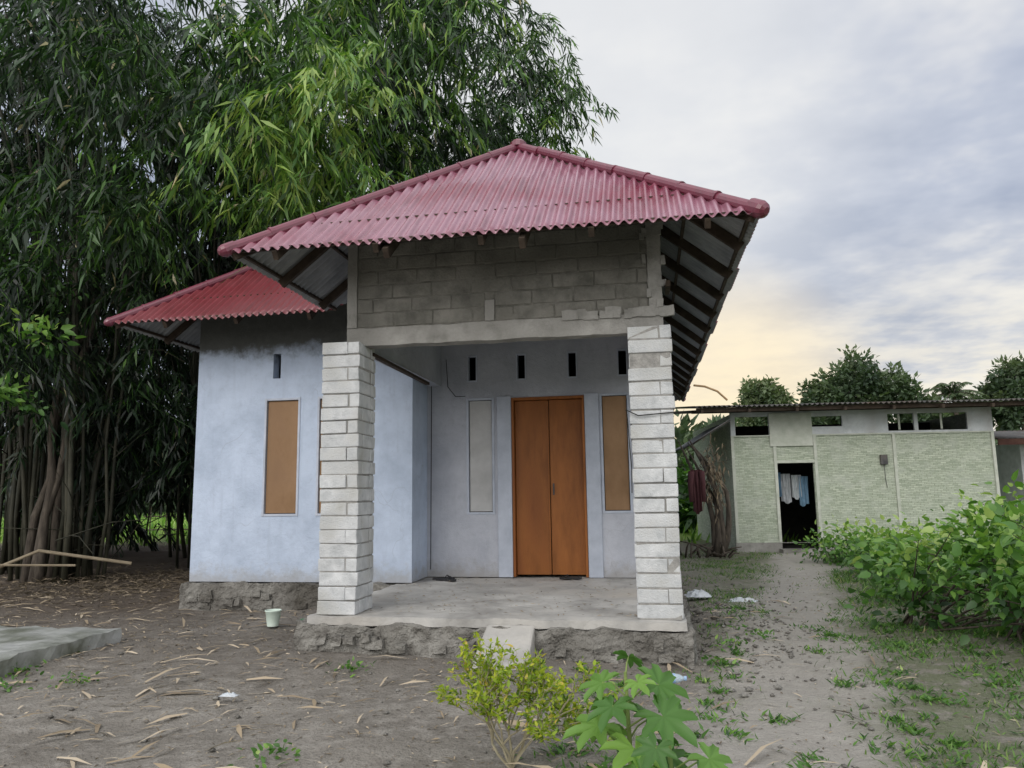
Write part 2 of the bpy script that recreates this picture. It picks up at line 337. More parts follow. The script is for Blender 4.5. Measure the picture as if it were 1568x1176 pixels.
def rbox(mb,x0,x1,y0,y1,z0,z1,res,amp,m=0,seed=0):
    nx=max(1,int((x1-x0)/res)); ny=max(1,int((y1-y0)/res)); nz=max(1,int((z1-z0)/res))
    def face(o,a,b_,na,nb):
        vs=[];fs=[]
        for i in range(na+1):
            for j in range(nb+1): vs.append(o+a*i/na+b_*j/nb)
        for i in range(na):
            for j in range(nb): k=i*(nb+1)+j; fs.append((k,k+nb+1,k+nb+2,k+1))
        return vs,fs
    o=Vector((x0,y0,z0)); A=Vector((x1-x0,0,0)); B=Vector((0,y1-y0,0)); C=Vector((0,0,z1-z0))
    for (oo,a,b_,na,nb) in ((o,A,C,nx,nz),(o+B,C,A,nz,nx),(o,C,B,nz,ny),(o+A,B,C,ny,nz),(o,B,A,ny,nx),(o+C,A,B,nx,ny)):
        vs,fs=face(oo,a,b_,na,nb)
        out=[]
        for p in vs:
            d=mnoise.noise_vector(p*4+Vector((seed,0,0)))*amp+mnoise.noise_vector(p*13)*amp*.6
            out.append(p+d)
        mb.add(out,fs,m)
mb=MB()
rbox(mb,-2.66,.19,6.40,6.55,2.66,2.825,.04,.008)
mb.obj('ring_beam',M_conc,H)
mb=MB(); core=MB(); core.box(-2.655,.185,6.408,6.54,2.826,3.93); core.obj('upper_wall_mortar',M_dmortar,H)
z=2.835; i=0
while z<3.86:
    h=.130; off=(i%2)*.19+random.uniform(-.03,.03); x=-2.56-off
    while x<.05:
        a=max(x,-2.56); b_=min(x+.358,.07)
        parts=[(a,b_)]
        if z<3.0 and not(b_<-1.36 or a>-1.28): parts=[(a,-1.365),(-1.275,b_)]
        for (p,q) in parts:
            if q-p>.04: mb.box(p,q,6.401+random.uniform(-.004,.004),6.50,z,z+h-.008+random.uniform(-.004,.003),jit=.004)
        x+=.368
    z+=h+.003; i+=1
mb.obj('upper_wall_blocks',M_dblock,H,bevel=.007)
mb=MB(); rbox(mb,-2.66,-2.568,6.392,6.54,2.83,3.9,.05,.006); rbox(mb,-1.362,-1.278,6.396,6.5,2.83,3.02,.03,.009); rbox(mb,.075,.19,6.392,6.54,2.83,3.9,.03,.012)
for k in range(18):
    px=random.uniform(-.7,.19); rbox(mb,px,px+random.uniform(.05,.15),6.385,6.42,2.80,2.86+random.uniform(0,.04),.03,.014,seed=k)
for k in range(14):
    pz=random.uniform(2.85,3.8); px=random.choice([.03,.16])+random.uniform(-.03,.03); rbox(mb,px,px+random.uniform(.03,.06),6.38,6.41,pz,pz+random.uniform(.04,.09),.02,.012,seed=k+30)
mb.obj('upper_wall_pilasters',M_conc,H)
mb=MB(); mb.box(-2.66,-2.52,6.55,9.12,2.66,3.91); mb.box(.05,.19,6.55,9.12,2.66,3.91); mb.obj('porch_side_walls',M_door_wall,H)
mb=MB(); mb.beam((-2.50,6.6,2.62),(-2.50,8.45,2.60),.05,.03); mb.beam((.24,6.6,3.05),(.24,6.3,3.05),.04,.05); mb.obj('formwork_batten',M_wood,H)
mb=MB(); rbox(mb,-2.885,.265,6.19,9.6,.235,.30,.05,.012); mb.obj('porch_floor',M_floor,H)
mb=MB(); rbox(mb,-2.96,.32,6.14,9.5,-.12,.235,.035,.050); rbox(mb,-5.56,-2.9,8.42,9.2,-.1,.30,.04,.035)
rbox(mb,-5.56,-5.3,9.2,BACK,-.1,.305,.1,.02); rbox(mb,-.1,.26,9.5,BACK,-.1,.305,.1,.02)
for k in range(46):   # rubble stones showing in the footing faces
    if k<30: px=random.uniform(-2.95,.2); py=6.11
    else: px=random.uniform(-5.5,-3.0); py=8.40
    if -1.45<px<-.85 and k<30: continue
    pz=random.uniform(-.02,.16); sx=random.uniform(.05,.15); rbox(mb,px,px+sx,py-random.uniform(0,.03),py+.09,pz,pz+random.uniform(.05,.10),.03,.03,seed=k*3.1)
mb.obj('stone_foundation',M_rubble,H)
mb=MB(); c=[(-1.32,6.16,.27),(-.93,6.16,.27),(-.93,6.16,-.1),(-1.32,6.16,-.1),(-1.36,5.70,.04),(-.92,5.70,.05),(-.92,5.70,-.1),(-1.36,5.70,-.1)]
mb.add(c,[(0,4,5,1),(4,7,6,5),(0,3,7,4),(1,5,6,2),(0,1,2,3)]); mb.obj('ramp',M_floor,H,bevel=.02)
def roofplane(name,o,u,nn,length,v0,v1,mats,pitch=.088,amp=.018,k=None,spw=8,rows=14,laps=(1.25,2.6,3.9),parent=H):
    k=K if k is None else k
    o=Vector(o);u=Vector(u);nn=Vector(nn)
    ns=int(length/pitch*spw); nrm=(Vector((0,0,1))-nn*k).normalized()
    V=[];Fc=[]
    for i in range(ns+1):
        s_=length*i/ns; a=v0(s_); b_=max(v1(s_),a+.0005)
        w=amp*math.cos(2*math.pi*s_/pitch)
        sheet=int(s_/.75)
        for j in range(rows+1):
            v=a+(b_-a)*j/rows
            lap=.010*sum(1 for l in laps if v>l+.04*math.sin(sheet*1.9))-.0055*(v/1.3)
            p=o+u*s_+nn*(v+(.014*math.sin(sheet*2.3) if j==0 and a==0 else 0))+Vector((0,0,k*v))+nrm*(w-lap+.005*math.sin(s_*3+v*2)+.003*math.sin(sheet*5.1))
            V.append(p)
    for i in range(ns):
        for j in range(rows):
            q=i*(rows+1)+j; Fc.append((q,q+rows+1,q+rows+2,q+1))
    mb=MB(); mb.add(V,Fc); ob=mb.obj(name,mats,parent,smooth=True)
    if ob.data.polygons[len(Fc)//2].normal.z<0: ob.data.flip_normals()
    md=ob.modifiers.new('th','SOLIDIFY'); md.thickness=.003; md.offset=-1; md.material_offset=1; md.material_offset_rim=0
    return ob
x0,x1,yf,ym,yb,xl=-3.44,.92,5.6,7.7,BACK+.7,-6.18
hw=(x1-x0)/2; W=(x1-xl)/2; Lr=yb-yf; Lm=yb-ym
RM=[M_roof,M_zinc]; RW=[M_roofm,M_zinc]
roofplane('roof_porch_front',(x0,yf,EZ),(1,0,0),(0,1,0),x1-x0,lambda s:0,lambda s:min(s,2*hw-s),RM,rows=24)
roofplane('roof_main_front',(xl,ym,EZ),(1,0,0),(0,1,0),(x0+hw)-xl,lambda s:max(0,s-(x0-xl)),lambda s:(s if s<W else 2*W-s),RW,rows=20)
roofplane('roof_porch_left',(x0,yf,EZ),(0,1,0),(1,0,0),ym-yf+hw,lambda s:max(0,s-2.1),lambda s:min(s,hw),RW)
def rv(s):
    if s<hw: return s
    if s<hw+2.1: return hw
    return min(s-2.1,W,Lr-s)
roofplane('roof_right',(x1,yf,EZ),(0,1,0),(-1,0,0),Lr,lambda s:0,rv,RW)
roofplane('roof_main_left',(xl,ym,EZ),(0,1,0),(1,0,0),Lm,lambda s:0,lambda s:min(s,W,Lm-s),RW)
roofplane('roof_back',(xl,yb,EZ),(1,0,0),(0,-1,0),2*W,lambda s:0,lambda s:min(s,2*W-s),RW,spw=6)
mb=MB()
def cap(a,b_,r=.05,seg=.42,lift=.018):
    a=Vector(a)+Vector((0,0,lift)); b_=Vector(b_)+Vector((0,0,lift)); L=(b_-a).length; n=max(1,round(L/seg)); d=(b_-a)/n
    for i in range(n):
        p=a+d*i; q=a+d*(i+1.06); j=Vector((random.uniform(-.008,.008),0,random.uniform(-.007,.007)))
        mb.tube([p+j,p+j+d*.06,p+j+d*.07,q+j],[r*1.12,r*1.12,r,r*.97],12)
def up(v): return EZ+K*v
apx=(x0+hw,yf+hw,up(hw))
cap((x0,yf,EZ),apx); cap((x1,yf,EZ),apx)
cap(apx,(x0+hw,yf+hw+2.1,up(hw))); cap((xl,ym,EZ),(xl+W,ym+W,up(W))); cap((x0+hw,yf+hw+2.1,up(hw)),(xl+W,ym+W,up(W))); cap((xl+W,ym+W,up(W)),(xl+W,yb-W,up(W))); cap((xl,yb,EZ),(xl+W,yb-W,up(W))); cap((x1,yb,EZ),(xl+W,yb-W,up(W)))
for c,rr in (((x0,yf,EZ),.055),((x1,yf,EZ),.07),((xl,ym,EZ),.05)):
    p=Vector(c)+Vector((0,0,.015)); dd=Vector((1 if c[0]<-1 else -1,1,K)).normalized()
    mb.tube([p-dd*.05,p-dd*.03,p,p+dd*.1],[rr*.4,rr*.8,rr,rr],12)
mb.tube([Vector(apx)+Vector((0,0,z_)) for z_ in (0,.05,.08,.10)],[.09,.09,.06,.02],12)
mb.obj('roof_ridge_caps',M_cap,H,smooth=False)
mb=MB(); dz=-.055
def pt(x,y,v): return (x,y,EZ+K*v+dz)
mb.beam(pt(x0+.05,yf+.05,.05),pt(x0+hw,yf+hw,hw),.05,.09); mb.beam(pt(x1-.05,yf+.05,.05),pt(x0+hw,yf+hw,hw),.05,.09)
mb.beam(pt(xl+.05,ym+.05,.05),pt(xl+W-.2,ym+W-.2,W-.2),.05,.09)
x=x0+.45
while x<x1-.3:
    v=min(x-x0,x1-x); mb.beam((x,yf+.03,EZ+K*.03+dz-.02),(x,yf+v-.05,EZ+K*(v-.05)+dz-.02),.045,.08); x+=.88
y=yf+.75
while y<yb-.3:
    v=min(max(y-yf,.1)-.05,1.9,yb-y); mb.beam((x1-.06,y,EZ+K*.06+dz-.02),(x1-v,y,EZ+K*v+dz-.02),.045,.09)
    y+=.85
y=yf+.9
while y<ym: v=min(y-yf-.1,1.4); mb.beam((x0+.06,y,EZ+K*.06+dz-.03),(x0+v,y,EZ+K*v+dz-.03),.045,.08); y+=.9
x=xl+.7
while x<x0-.2: v=min(x-xl-.1,1.4); mb.beam((x,ym+.05,EZ+K*.05+dz-.03),(x,ym+v,EZ+K*v+dz-.03),.045,.08); x+=.9
y=ym+1.0
while y<yb-1: v=min(y-ym-.15,1.4); mb.beam((xl+.06,y,EZ+K*.06+dz-.03),(xl+v,y,EZ+K*v+dz-.03),.045,.08); y+=.9
for v in (.07,.50):
    z_=EZ+K*v-.03
    mb.beam((x0+v,yf+v,z_),(x1-v,yf+v,z_),.03,.03); mb.beam((x1-v,yf+v,z_),(x1-v,yb-v,z_),.03,.03); mb.beam((x0+v,yf+v,z_),(x0+v,ym+v,z_),.03,.03)
    mb.beam((xl+v,ym+v,z_),(x0+v,ym+v,z_),.03,.03); mb.beam((xl+v,ym+v,z_),(xl+v,yb-v,z_),.03,.03)
mb.beam((.12,6.5,3.94),(.12,BACK,3.94),.1,.06); mb.beam((-2.6,6.45,3.94),(.15,6.45,3.94),.1,.06)
for x in (-2.03,-.9): mb.beam((x,5.66,3.27),(x,6.0,3.54),.05,.09)
mb.obj('roof_timbers',M_wood,H,bevel=.003)
mb=MB(); mb.tube([(-.15,6.25,1.98),(-.05,6.255,1.93),(.1,6.255,1.94),(.25,6.26,1.95),(.27,6.4,1.95)],.005,5)
mb.tube([(-.14,6.26,1.95),(-.13,6.25,1.7),(-.12,6.26,1.5),(-.125,6.3,1.3)],.004,5)
mb.tube([(-2.45,9.1,3.0),(-2.43,9.11,2.65),(-2.33,9.11,2.52),(-2.2,9.1,2.52)],.004,5)
mb.tube([(-2.63,9.0,3.0),(-2.64,9.1,2.6),(-2.65,9.1,.4)],.005,5)
mb.obj('wires',M_dark,H)
mb=MB(); mb.tube([(.82,12.6,3.02),(1.0,12.65,3.0),(1.2,12.7,2.92),(1.36,12.8,2.78)],.018,7); mb.obj('overflow_pipe',pmat('pipe',(.45,.28,.15),(.5,.35,.2)),H)
# ---------------------------------------------------------------- slab, bucket, bottle, litter
mb=MB(); rbox(mb,-7.6,-4.88,4.2,6.5,-.1,.12,.06,.022)
M_slab=pmat('slab_wet',(.09,.10,.065),(.50,.51,.51),1.6,.35,.5,30,c3=(.42,.43,.43)); mb.obj('concrete_slab',M_slab)
B=empty('bucket',(-3.75,7.25,.03))
M_white=pmat('plastic_white',(.55,.66,.58),(.70,.80,.72),6,.4,.05,20)
mb=MB(); prof=[(.0,.055),(.02,.058),(.14,.075),(.145,.082),(.155,.082),(.155,.076),(.02,.05)]
n=20
for r in range(len(prof)):
    for j in range(n): a=2*math.pi*j/n; mb.v.append((prof[r][1]*math.cos(a),prof[r][1]*math.sin(a),prof[r][0]))
for r in range(len(prof)-1):
    for j in range(n): mb.f.append((r*n+j,r*n+(j+1)%n,(r+1)*n+(j+1)%n,(r+1)*n+j)); mb.m.append(0)
mb.f.append(tuple((len(prof)-1)*n+j for j in range(n))); mb.m.append(0)
mb.obj('bucket_body',M_white,B,smooth=True)
mb=MB(); mb.tube([(.08*math.cos(a),.09*math.sin(a)-.02,.15-.10*math.sin(a)) for a in np.linspace(0,math.pi,10)],.003,5); mb.obj('handle',M_white,B)
G=empty('green_dipper',(-3.42,7.3,.05)); M_gr=pmat('green_plastic',(.03,.16,.06),(.04,.2,.08),5,.4,.05)
mb=MB(); mb.tube([(-.05,0,0),(.05,0,0)],[.045,.055],14); mb.tube([(.05,0,.03),(.22,.02,.05)],[.01,.008],6); mb.obj('cup_and_handle',M_gr,G,smooth=False)
def bottle(loc,rz,name='plastic_bottle'):
    B=empty(name,loc,rz)
    m,nt,b=newmat('pet_plastic'); b.inputs['Base Color'].default_value=(.62,.74,.82,1); b.inputs['Roughness'].default_value=.15; b.inputs['Transmission Weight'].default_value=.45; b.inputs['IOR'].default_value=1.2
    prof=[(0,.02),(.004,.031),(.03,.032),(.035,.030),(.04,.032),(.06,.032),(.065,.030),(.07,.032),(.14,.032),(.165,.026),(.185,.014),(.195,.013)]
    mb=MB(); mb.tube([(p[0]-.1,0,0) for p in prof],[p[1] for p in prof],18); mb.obj('bottle_body',m,B,smooth=True)
    mb=MB(); mb.tube([(.095,0,0),(.112,0,0)],.0155,14); mb.tube([(-.03,0,0),(.035,0,0)],.0326,18); mb.obj('cap_and_label',pmat('label_blue',(.08,.25,.55),(.5,.6,.7),20,.4,.05),B)
bottle((.10,5.45,.05),math.radians(6))
M_rub=pmat('rubber_black',(.015,.015,.018),(.03,.03,.033),8,.6,.2)
def sandal(loc,rz):
    e=empty('sandal',loc,rz); mb=MB(); out=[(-.13,-.025),(-.12,.03),(-.03,.032),(.06,.045),(.12,.03),(.135,-.005),(.11,-.04),(.03,-.042),(-.05,-.032)]
    n=len(out); mb.add([(x,y,0) for x,y in out]+[(x,y,.02) for x,y in out],[tuple(range(n-1,-1,-1)),tuple(range(n,2*n))]+[(i,(i+1)%n,n+(i+1)%n,n+i) for i in range(n)])
    mb.tube([(.02,-.04,.02),(.04,-.02,.05),(.085,0,.025),(.04,.022,.05),(.02,.042,.02)],.006,5); mb.obj('sole_and_strap',M_rub,e,bevel=.003)
sandal((-2.42,8.85,.31),.2); sandal((-2.35,8.72,.31),-.3); sandal((-.92,8.95,.31),1.7+1.4)
def crumple(name,loc,sx,sy,sz,mat,seed=0):
    nn=14; mb=MB(); V=[]
    for i in range(nn+1):
        for j in range(nn+1):
            a=i/nn-.5;b_=j/nn-.5; p=Vector((a*3+seed,b_*3,seed))
            q=mnoise.noise_vector(p*1.5); e=max(0,1-4*(a*a+b_*b_))
            V.append((a*sx+q.x*.12*sx,b_*sy+q.y*.12*sy,.01+sz*e*(.5+abs(q.z)*1.5)))
    mb.add(V,[(i*(nn+1)+j,(i+1)*(nn+1)+j,(i+1)*(nn+1)+j+1,i*(nn+1)+j+1) for i in range(nn) for j in range(nn)])
    return mb.obj(name,mat,loc=loc,smooth=False)
M_pl=pmat('white_plastic_sheet',(.40,.44,.48),(.62,.65,.68),8,.5,.2,30)
crumple('plastic_bag',(1.02,9.2,.03),.36,.26,.05,M_pl,1); crumple('plastic_bag',(.55,9.5,.05),.3,.25,.08,M_pl,4); crumple('paper_scrap',(-2.75,4.75,.02),.12,.06,.02,M_pl,7)
def nothouse(x,y): return ~(((x>-3.0)&(x<.34)&(y>6.05))|((x>-5.6)&(y>8.35)&(x<.3)))
def scatter_litter():
    n=4600
    x=rng.uniform(-9,1.8,n); y=rng.uniform(2.4,12,n); keep=(rng.random(n)<np.clip(.95-(x+5)*.12,.12,.95))&nothouse(x,y)
    x=x[keep];y=y[keep];n=len(x)
    a=rng.normal(0.3,.9,n)+np.where(rng.random(n)<.5,np.pi,0); D=np.stack([np.cos(a),np.sin(a),rng.normal(0,.07,n)],-1)
    L=rng.gamma(1.7,.055,n)+.04; W_=np.clip(L*rng.uniform(.05,.15,n),.006,.030)
    P=np.stack([x,y,gh(x,y)+.014],-1); t=np.clip(rng.beta(2.5,2,n),0,1)
    T=(np.array([(0,-.25,0),(0,.25,0),(.5,.5,.06),(.5,-.5,.05),(1,.05,0),(1,-.05,.0)]),[(0,1,2,3),(3,2,4,5)])
    leafcloud('bamboo_leaf_litter',P,D,L,W_,t,M_litter,T,wild=.25)
    n=20000; x=rng.uniform(-9,5,n); y=rng.uniform(2.4,13,n); k=nothouse(x,y); k&=(rng.random(n)<np.where(x<0,.9,.4)); x=x[k];y=y[k];n=len(x)
    a=rng.uniform(0,2*np.pi,n); D=np.stack([np.cos(a),np.sin(a),rng.normal(0,.1,n)],-1); L=rng.uniform(.012,.055,n)
    leafcloud('small_debris',np.stack([x,y,gh(x,y)+.006],-1),D,L,L*.22,rng.random(n)**1.4,M_litter,SLIM,wild=.3)
    n=600; x=rng.uniform(-2.8,.2,n); y=rng.uniform(6.3,9.05,n); a=rng.uniform(0,2*np.pi,n); D=np.stack([np.cos(a),np.sin(a),0*a],-1); L=rng.uniform(.01,.06,n)
    leafcloud('porch_debris',np.stack([x,y,0*x+.316],-1),D,L,L*.3,rng.random(n)*.8,M_litter,SLIM,wild=.2)
scatter_litter()
def clods():
    x=np.concatenate([rng.uniform(-5,4,900),rng.normal(.75,.35,600)]); y=np.concatenate([rng.uniform(2.6,12,900),rng.normal(7.6,1.2,600)])
    k=~((x>-2.95)&(x<.34)&(y>6.1)); x=x[k];y=y[k];n=len(x)
    oc=np.array([(1,0,0),(-.9,.1,0),(.1,1,0),(0,-.9,.1),(.1,0,.8),(0,.1,-.7)]); fs=[(0,2,4),(2,1,4),(1,3,4),(3,0,4),(2,0,5),(1,2,5),(3,1,5),(0,3,5)]
    sz=rng.gamma(2,.006,n)+.003; a=rng.uniform(0,6.28,n); c,s_=np.cos(a),np.sin(a); o=oc
    Vv=np.stack([o[None,:,0]*c[:,None]-o[None,:,1]*s_[:,None],o[None,:,0]*s_[:,None]+o[None,:,1]*c[:,None],np.tile(o[None,:,2]*.7,(n,1))],-1)*sz[:,None,None]*rng.uniform(.7,1.3,(n,6,1))
    Vv+=np.stack([x,y,gh(x,y)+sz*.3],-1)[:,None,:]
    npmesh('pebbles',Vv.reshape(-1,3),fs,6,n,rng.random(n),M_rubble)
clods()
# ---------------------------------------------------------------- grass
def grass():
    n=130000
    x=rng.uniform(-.6,9,n); y=2.2+15*rng.random(n)**1.3
    px=.75+(y-4.75)*.19; pd=np.abs(x-px)
    f=np.sin(2.1*x+1.3*y)+np.sin(3.7*x-2.9*y+1.2)+np.sin(6.3*x+5.1*y+.4)*.8+np.sin(11*x-9*y)*.6
    dens=np.clip((f+1.3)/2.6,0,1)*np.clip((pd-.22)/.5,.05,1)*np.clip((x-.1)/.9,.06,1)
    k=(rng.random(n)<dens)&~((x<.4)&(y>6)); x=x[k];y=y[k];px=px[k];n=len(x)
    hgt=rng.uniform(.02,.06,n)*(1+1.0*(y>9)*(x>px+.5))
    a=rng.uniform(0,6.28,n); D=np.stack([np.cos(a)*.9,np.sin(a)*.9,rng.uniform(.3,1.4,n)],-1)
    leafcloud('grass',np.stack([x,y,gh(x,y)-.003],-1),D,hgt*1.3,.006+hgt*.08,np.clip(rng.normal(.5,.22,n),0,1),M_grass,BLADE)
    nt_=520; tx=rng.uniform(-1.5,5,nt_); ty=rng.uniform(2.5,8.5,nt_); k=(rng.random(nt_)<np.clip((tx+1.0)/1.8,.08,1))&~((tx<.45)&(ty>5.9)&(tx>-3)); tx=tx[k];ty=ty[k]
    px=.75+(ty-4.75)*.19; k=(np.abs(tx-px)>.28)|(rng.random(len(tx))<.2); tx=tx[k];ty=ty[k]
    cnt=rng.integers(8,60,len(tx)); sp=np.repeat(rng.uniform(.02,.09,len(tx)),cnt)
    x=np.repeat(tx,cnt)+rng.normal(0,1,cnt.sum())*sp; y=np.repeat(ty,cnt)+rng.normal(0,1,cnt.sum())*sp; n=len(x)
    a=rng.uniform(0,6.28,n); D=np.stack([np.cos(a),np.sin(a),rng.uniform(.3,1.2,n)],-1); L=rng.uniform(.02,.07,n)
    leafcloud('weed_tufts',np.stack([x,y,gh(x,y)],-1),D,L,L*.28,np.clip(rng.normal(.45,.2,n),0,1),M_weed,SLIM)
    tx=np.array([-4.85,-4.6,-2.25,-5.05,-4.2,.45,.62,.9,-1.9]); ty=np.array([5.3,4.9,5.6,6.0,5.1,6.2,6.6,7.0,3.7]); m_=40
    x=np.repeat(tx,m_)+rng.normal(0,.07,len(tx)*m_); y=np.repeat(ty,m_)+rng.normal(0,.07,len(tx)*m_); n=len(x)
    a=rng.uniform(0,6.28,n); D=np.stack([np.cos(a),np.sin(a),rng.uniform(.2,1.2,n)],-1)
    leafcloud('small_weeds',np.stack([x,y,gh(x,y)+rng.uniform(0,.05,n)],-1),D,rng.uniform(.03,.06,n),.025,np.clip(rng.normal(.5,.2,n),0,1),M_weed,BROAD)
    n=16000; x=rng.uniform(-40,30,n); y=rng.uniform(19,50,n); a=rng.uniform(0,6.28,n); D=np.stack([np.cos(a)*.5,np.sin(a)*.5,1+0*a],-1)
    leafcloud('field_grass',np.stack([x,y,0*x],-1),D,rng.uniform(.2,.55,n),.07,np.clip(rng.normal(.8,.15,n),0,1),M_weed,BLADE)
grass()
# ---------------------------------------------------------------- shrubs
def shrub(name,blobs,leaf,width,mat,tm,stems,tmpl=BROAD,tstd=.18):
    e=empty(name); P=[];D=[];Tn=[]
    for (cx,cy,cz,r1,r2,r3,n) in blobs:
        nc=max(3,n//26)
        c=norm(rng.normal(size=(nc,3)))*(rng.random((nc,1))**.33); c=c*np.array([r1,r2,r3])+np.array([cx,cy,cz])
        ci=rng.integers(0,nc,n); off=rng.normal(0,.09+.12*r1,(n,3)); p=c[ci]+off*np.array([1,1,.6]); p[:,2]=np.maximum(p[:,2],.05)
        d=norm(off)+rng.normal(0,.35,(n,3))+np.array([0,0,-.1]); ct=rng.normal(0,.16,nc)
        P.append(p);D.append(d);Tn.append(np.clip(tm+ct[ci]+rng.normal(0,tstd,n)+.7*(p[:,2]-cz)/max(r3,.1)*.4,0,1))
    P=np.concatenate(P);D=np.concatenate(D);Tn=np.concatenate(Tn); n=len(P)
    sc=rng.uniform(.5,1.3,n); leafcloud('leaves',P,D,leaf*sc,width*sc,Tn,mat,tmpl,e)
    mb=MB()
    for _ in range(stems):
        i=random.randrange(len(blobs)); bx=blobs[i]; k=random.randrange(n); q=P[k]
        b0=Vector((bx[0]+random.uniform(-.4,.4)*bx[3],bx[1]+random.uniform(-.4,.4)*bx[4],0))
        if (Vector(q)-b0).length>2.5: continue
        mid=b0.lerp(Vector(q),.5)+Vector((0,0,.08)); mb.tube([b0,mid,q],[.012,.008,.003],5)
    mb.obj('stems',M_trunk,e)
    return e
shrub('leafy_shrub',[(2.75,6.6,.68,.42,.7,.42,900),(3.4,7.3,.78,.6,.8,.5,1400),(2.35,7.6,.5,.3,.5,.38,450),(3.3,5.9,.66,.55,.5,.45,900),(4.4,7.2,.75,.9,.9,.6,1300),(3.7,6.4,.95,.5,.5,.35,600)],.10,.07,M_weed,.46,130)
shrub('leafy_shrub',[(3.1,9.6,.42,.5,.9,.35,1200),(4.3,10.2,.5,.9,1.0,.5,1700),(3.4,12,.35,.5,1.2,.3,1300),(5.5,12,.5,1.2,1.2,.5,1700),(3.4,14.2,.3,.6,.8,.3,1000),(6.5,9.5,.6,1.2,1.5,.6,1500)],.09,.06,M_weed,.56,60)
def chilli():
    e=empty('yellow_green_shrub'); mb=MB(); tips=[]
    base=Vector((-.70,3.78,0))
    def grow(p,d,L,r,depth):
        q=p+d*L; mid=(p+q)/2+Vector((random.uniform(-.02,.02),random.uniform(-.02,.02),.01)); mb.tube([p,mid,q],[r,r*.85,r*.7],5)
        if depth>=2:
            for t in np.linspace(.15,1,7): tips.append((p.lerp(q,t),d))
        if depth<4:
            for _ in range(3 if depth<2 else 2):
                nd=(d+Vector((random.gauss(0,.6),random.gauss(0,.5),random.gauss(.10,.3)))).normalized(); grow(q,nd,L*random.uniform(.6,.95),r*.65,depth+1)
    for k in range(7):
        a=k/7*6.28; grow(base,Vector((math.cos(a)*.65,math.sin(a)*.5,.85)).normalized(),random.uniform(.15,.22),.008,0)
    tips=[t for t in tips if t[0].z>.12]
    P=[];D=[]
    for p,d in tips:
        for _ in range(3):
            P.append(p); D.append(d*.5+Vector((random.gauss(0,.6),random.gauss(0,.6),random.gauss(0,.4))))
    P=np.array(P);D=np.array(D);n=len(P); k=rng.random(n)<min(1,3600/n); P=P[k];D=D[k]; n=len(P); L=rng.uniform(.016,.042,n)
    leafcloud('leaves',P,D,L,L*.5,np.clip(rng.normal(.5,.25,n)+(P[:,2]-.4)*.4,0,1),M_yel,BROAD,e); mb.obj('twigs',pmat('twig',(.22,.19,.12),(.38,.34,.24)),e)
chilli()
def castor(name,base,height,nl,leafr,seed):
    random.seed(seed); e=empty(name); mb=MB(); top=Vector(base)+Vector((.02,.02,height)); mb.tube([base,Vector(base).lerp(top,.5)+Vector((.02,0,0)),top],[.012,.010,.006],8)
    P=[];D=[];U=[];S=[]
    for i in range(nl):
        t=.45+.55*i/nl; p=Vector(base).lerp(top,t); a=i*2.4+random.uniform(-.3,.3); pl=random.uniform(.11,.19)*(1.25-t*.6)
        q=p+Vector((math.cos(a)*pl,math.sin(a)*pl,pl*.45)); mb.tube([p,p.lerp(q,.5)+Vector((0,0,.02)),q],[.004,.0035,.003],5)
        P.append(q);D.append((math.cos(a),math.sin(a),random.uniform(-.8,-.2))); U.append((random.gauss(0,.3)+math.cos(a)*.3,random.gauss(0,.3)+math.sin(a)*.3-.5,1)); S.append(leafr*random.uniform(.6,1.1)*(1.15-.45*t))
    S=np.array(S); leafcloud('leaves',np.array(P),np.array(D),S,S,rng.uniform(.25,.85,nl),M_weed,PALM,e,upn=np.array(U)); mb.obj('stem',pmat('green_stem',(.12,.18,.05),(.2,.26,.08)),e)
castor('papaya_seedling',(-.13,2.98,.0),.64,12,.17,3); castor('papaya_seedling',(.02,2.78,0),.45,8,.15,5)
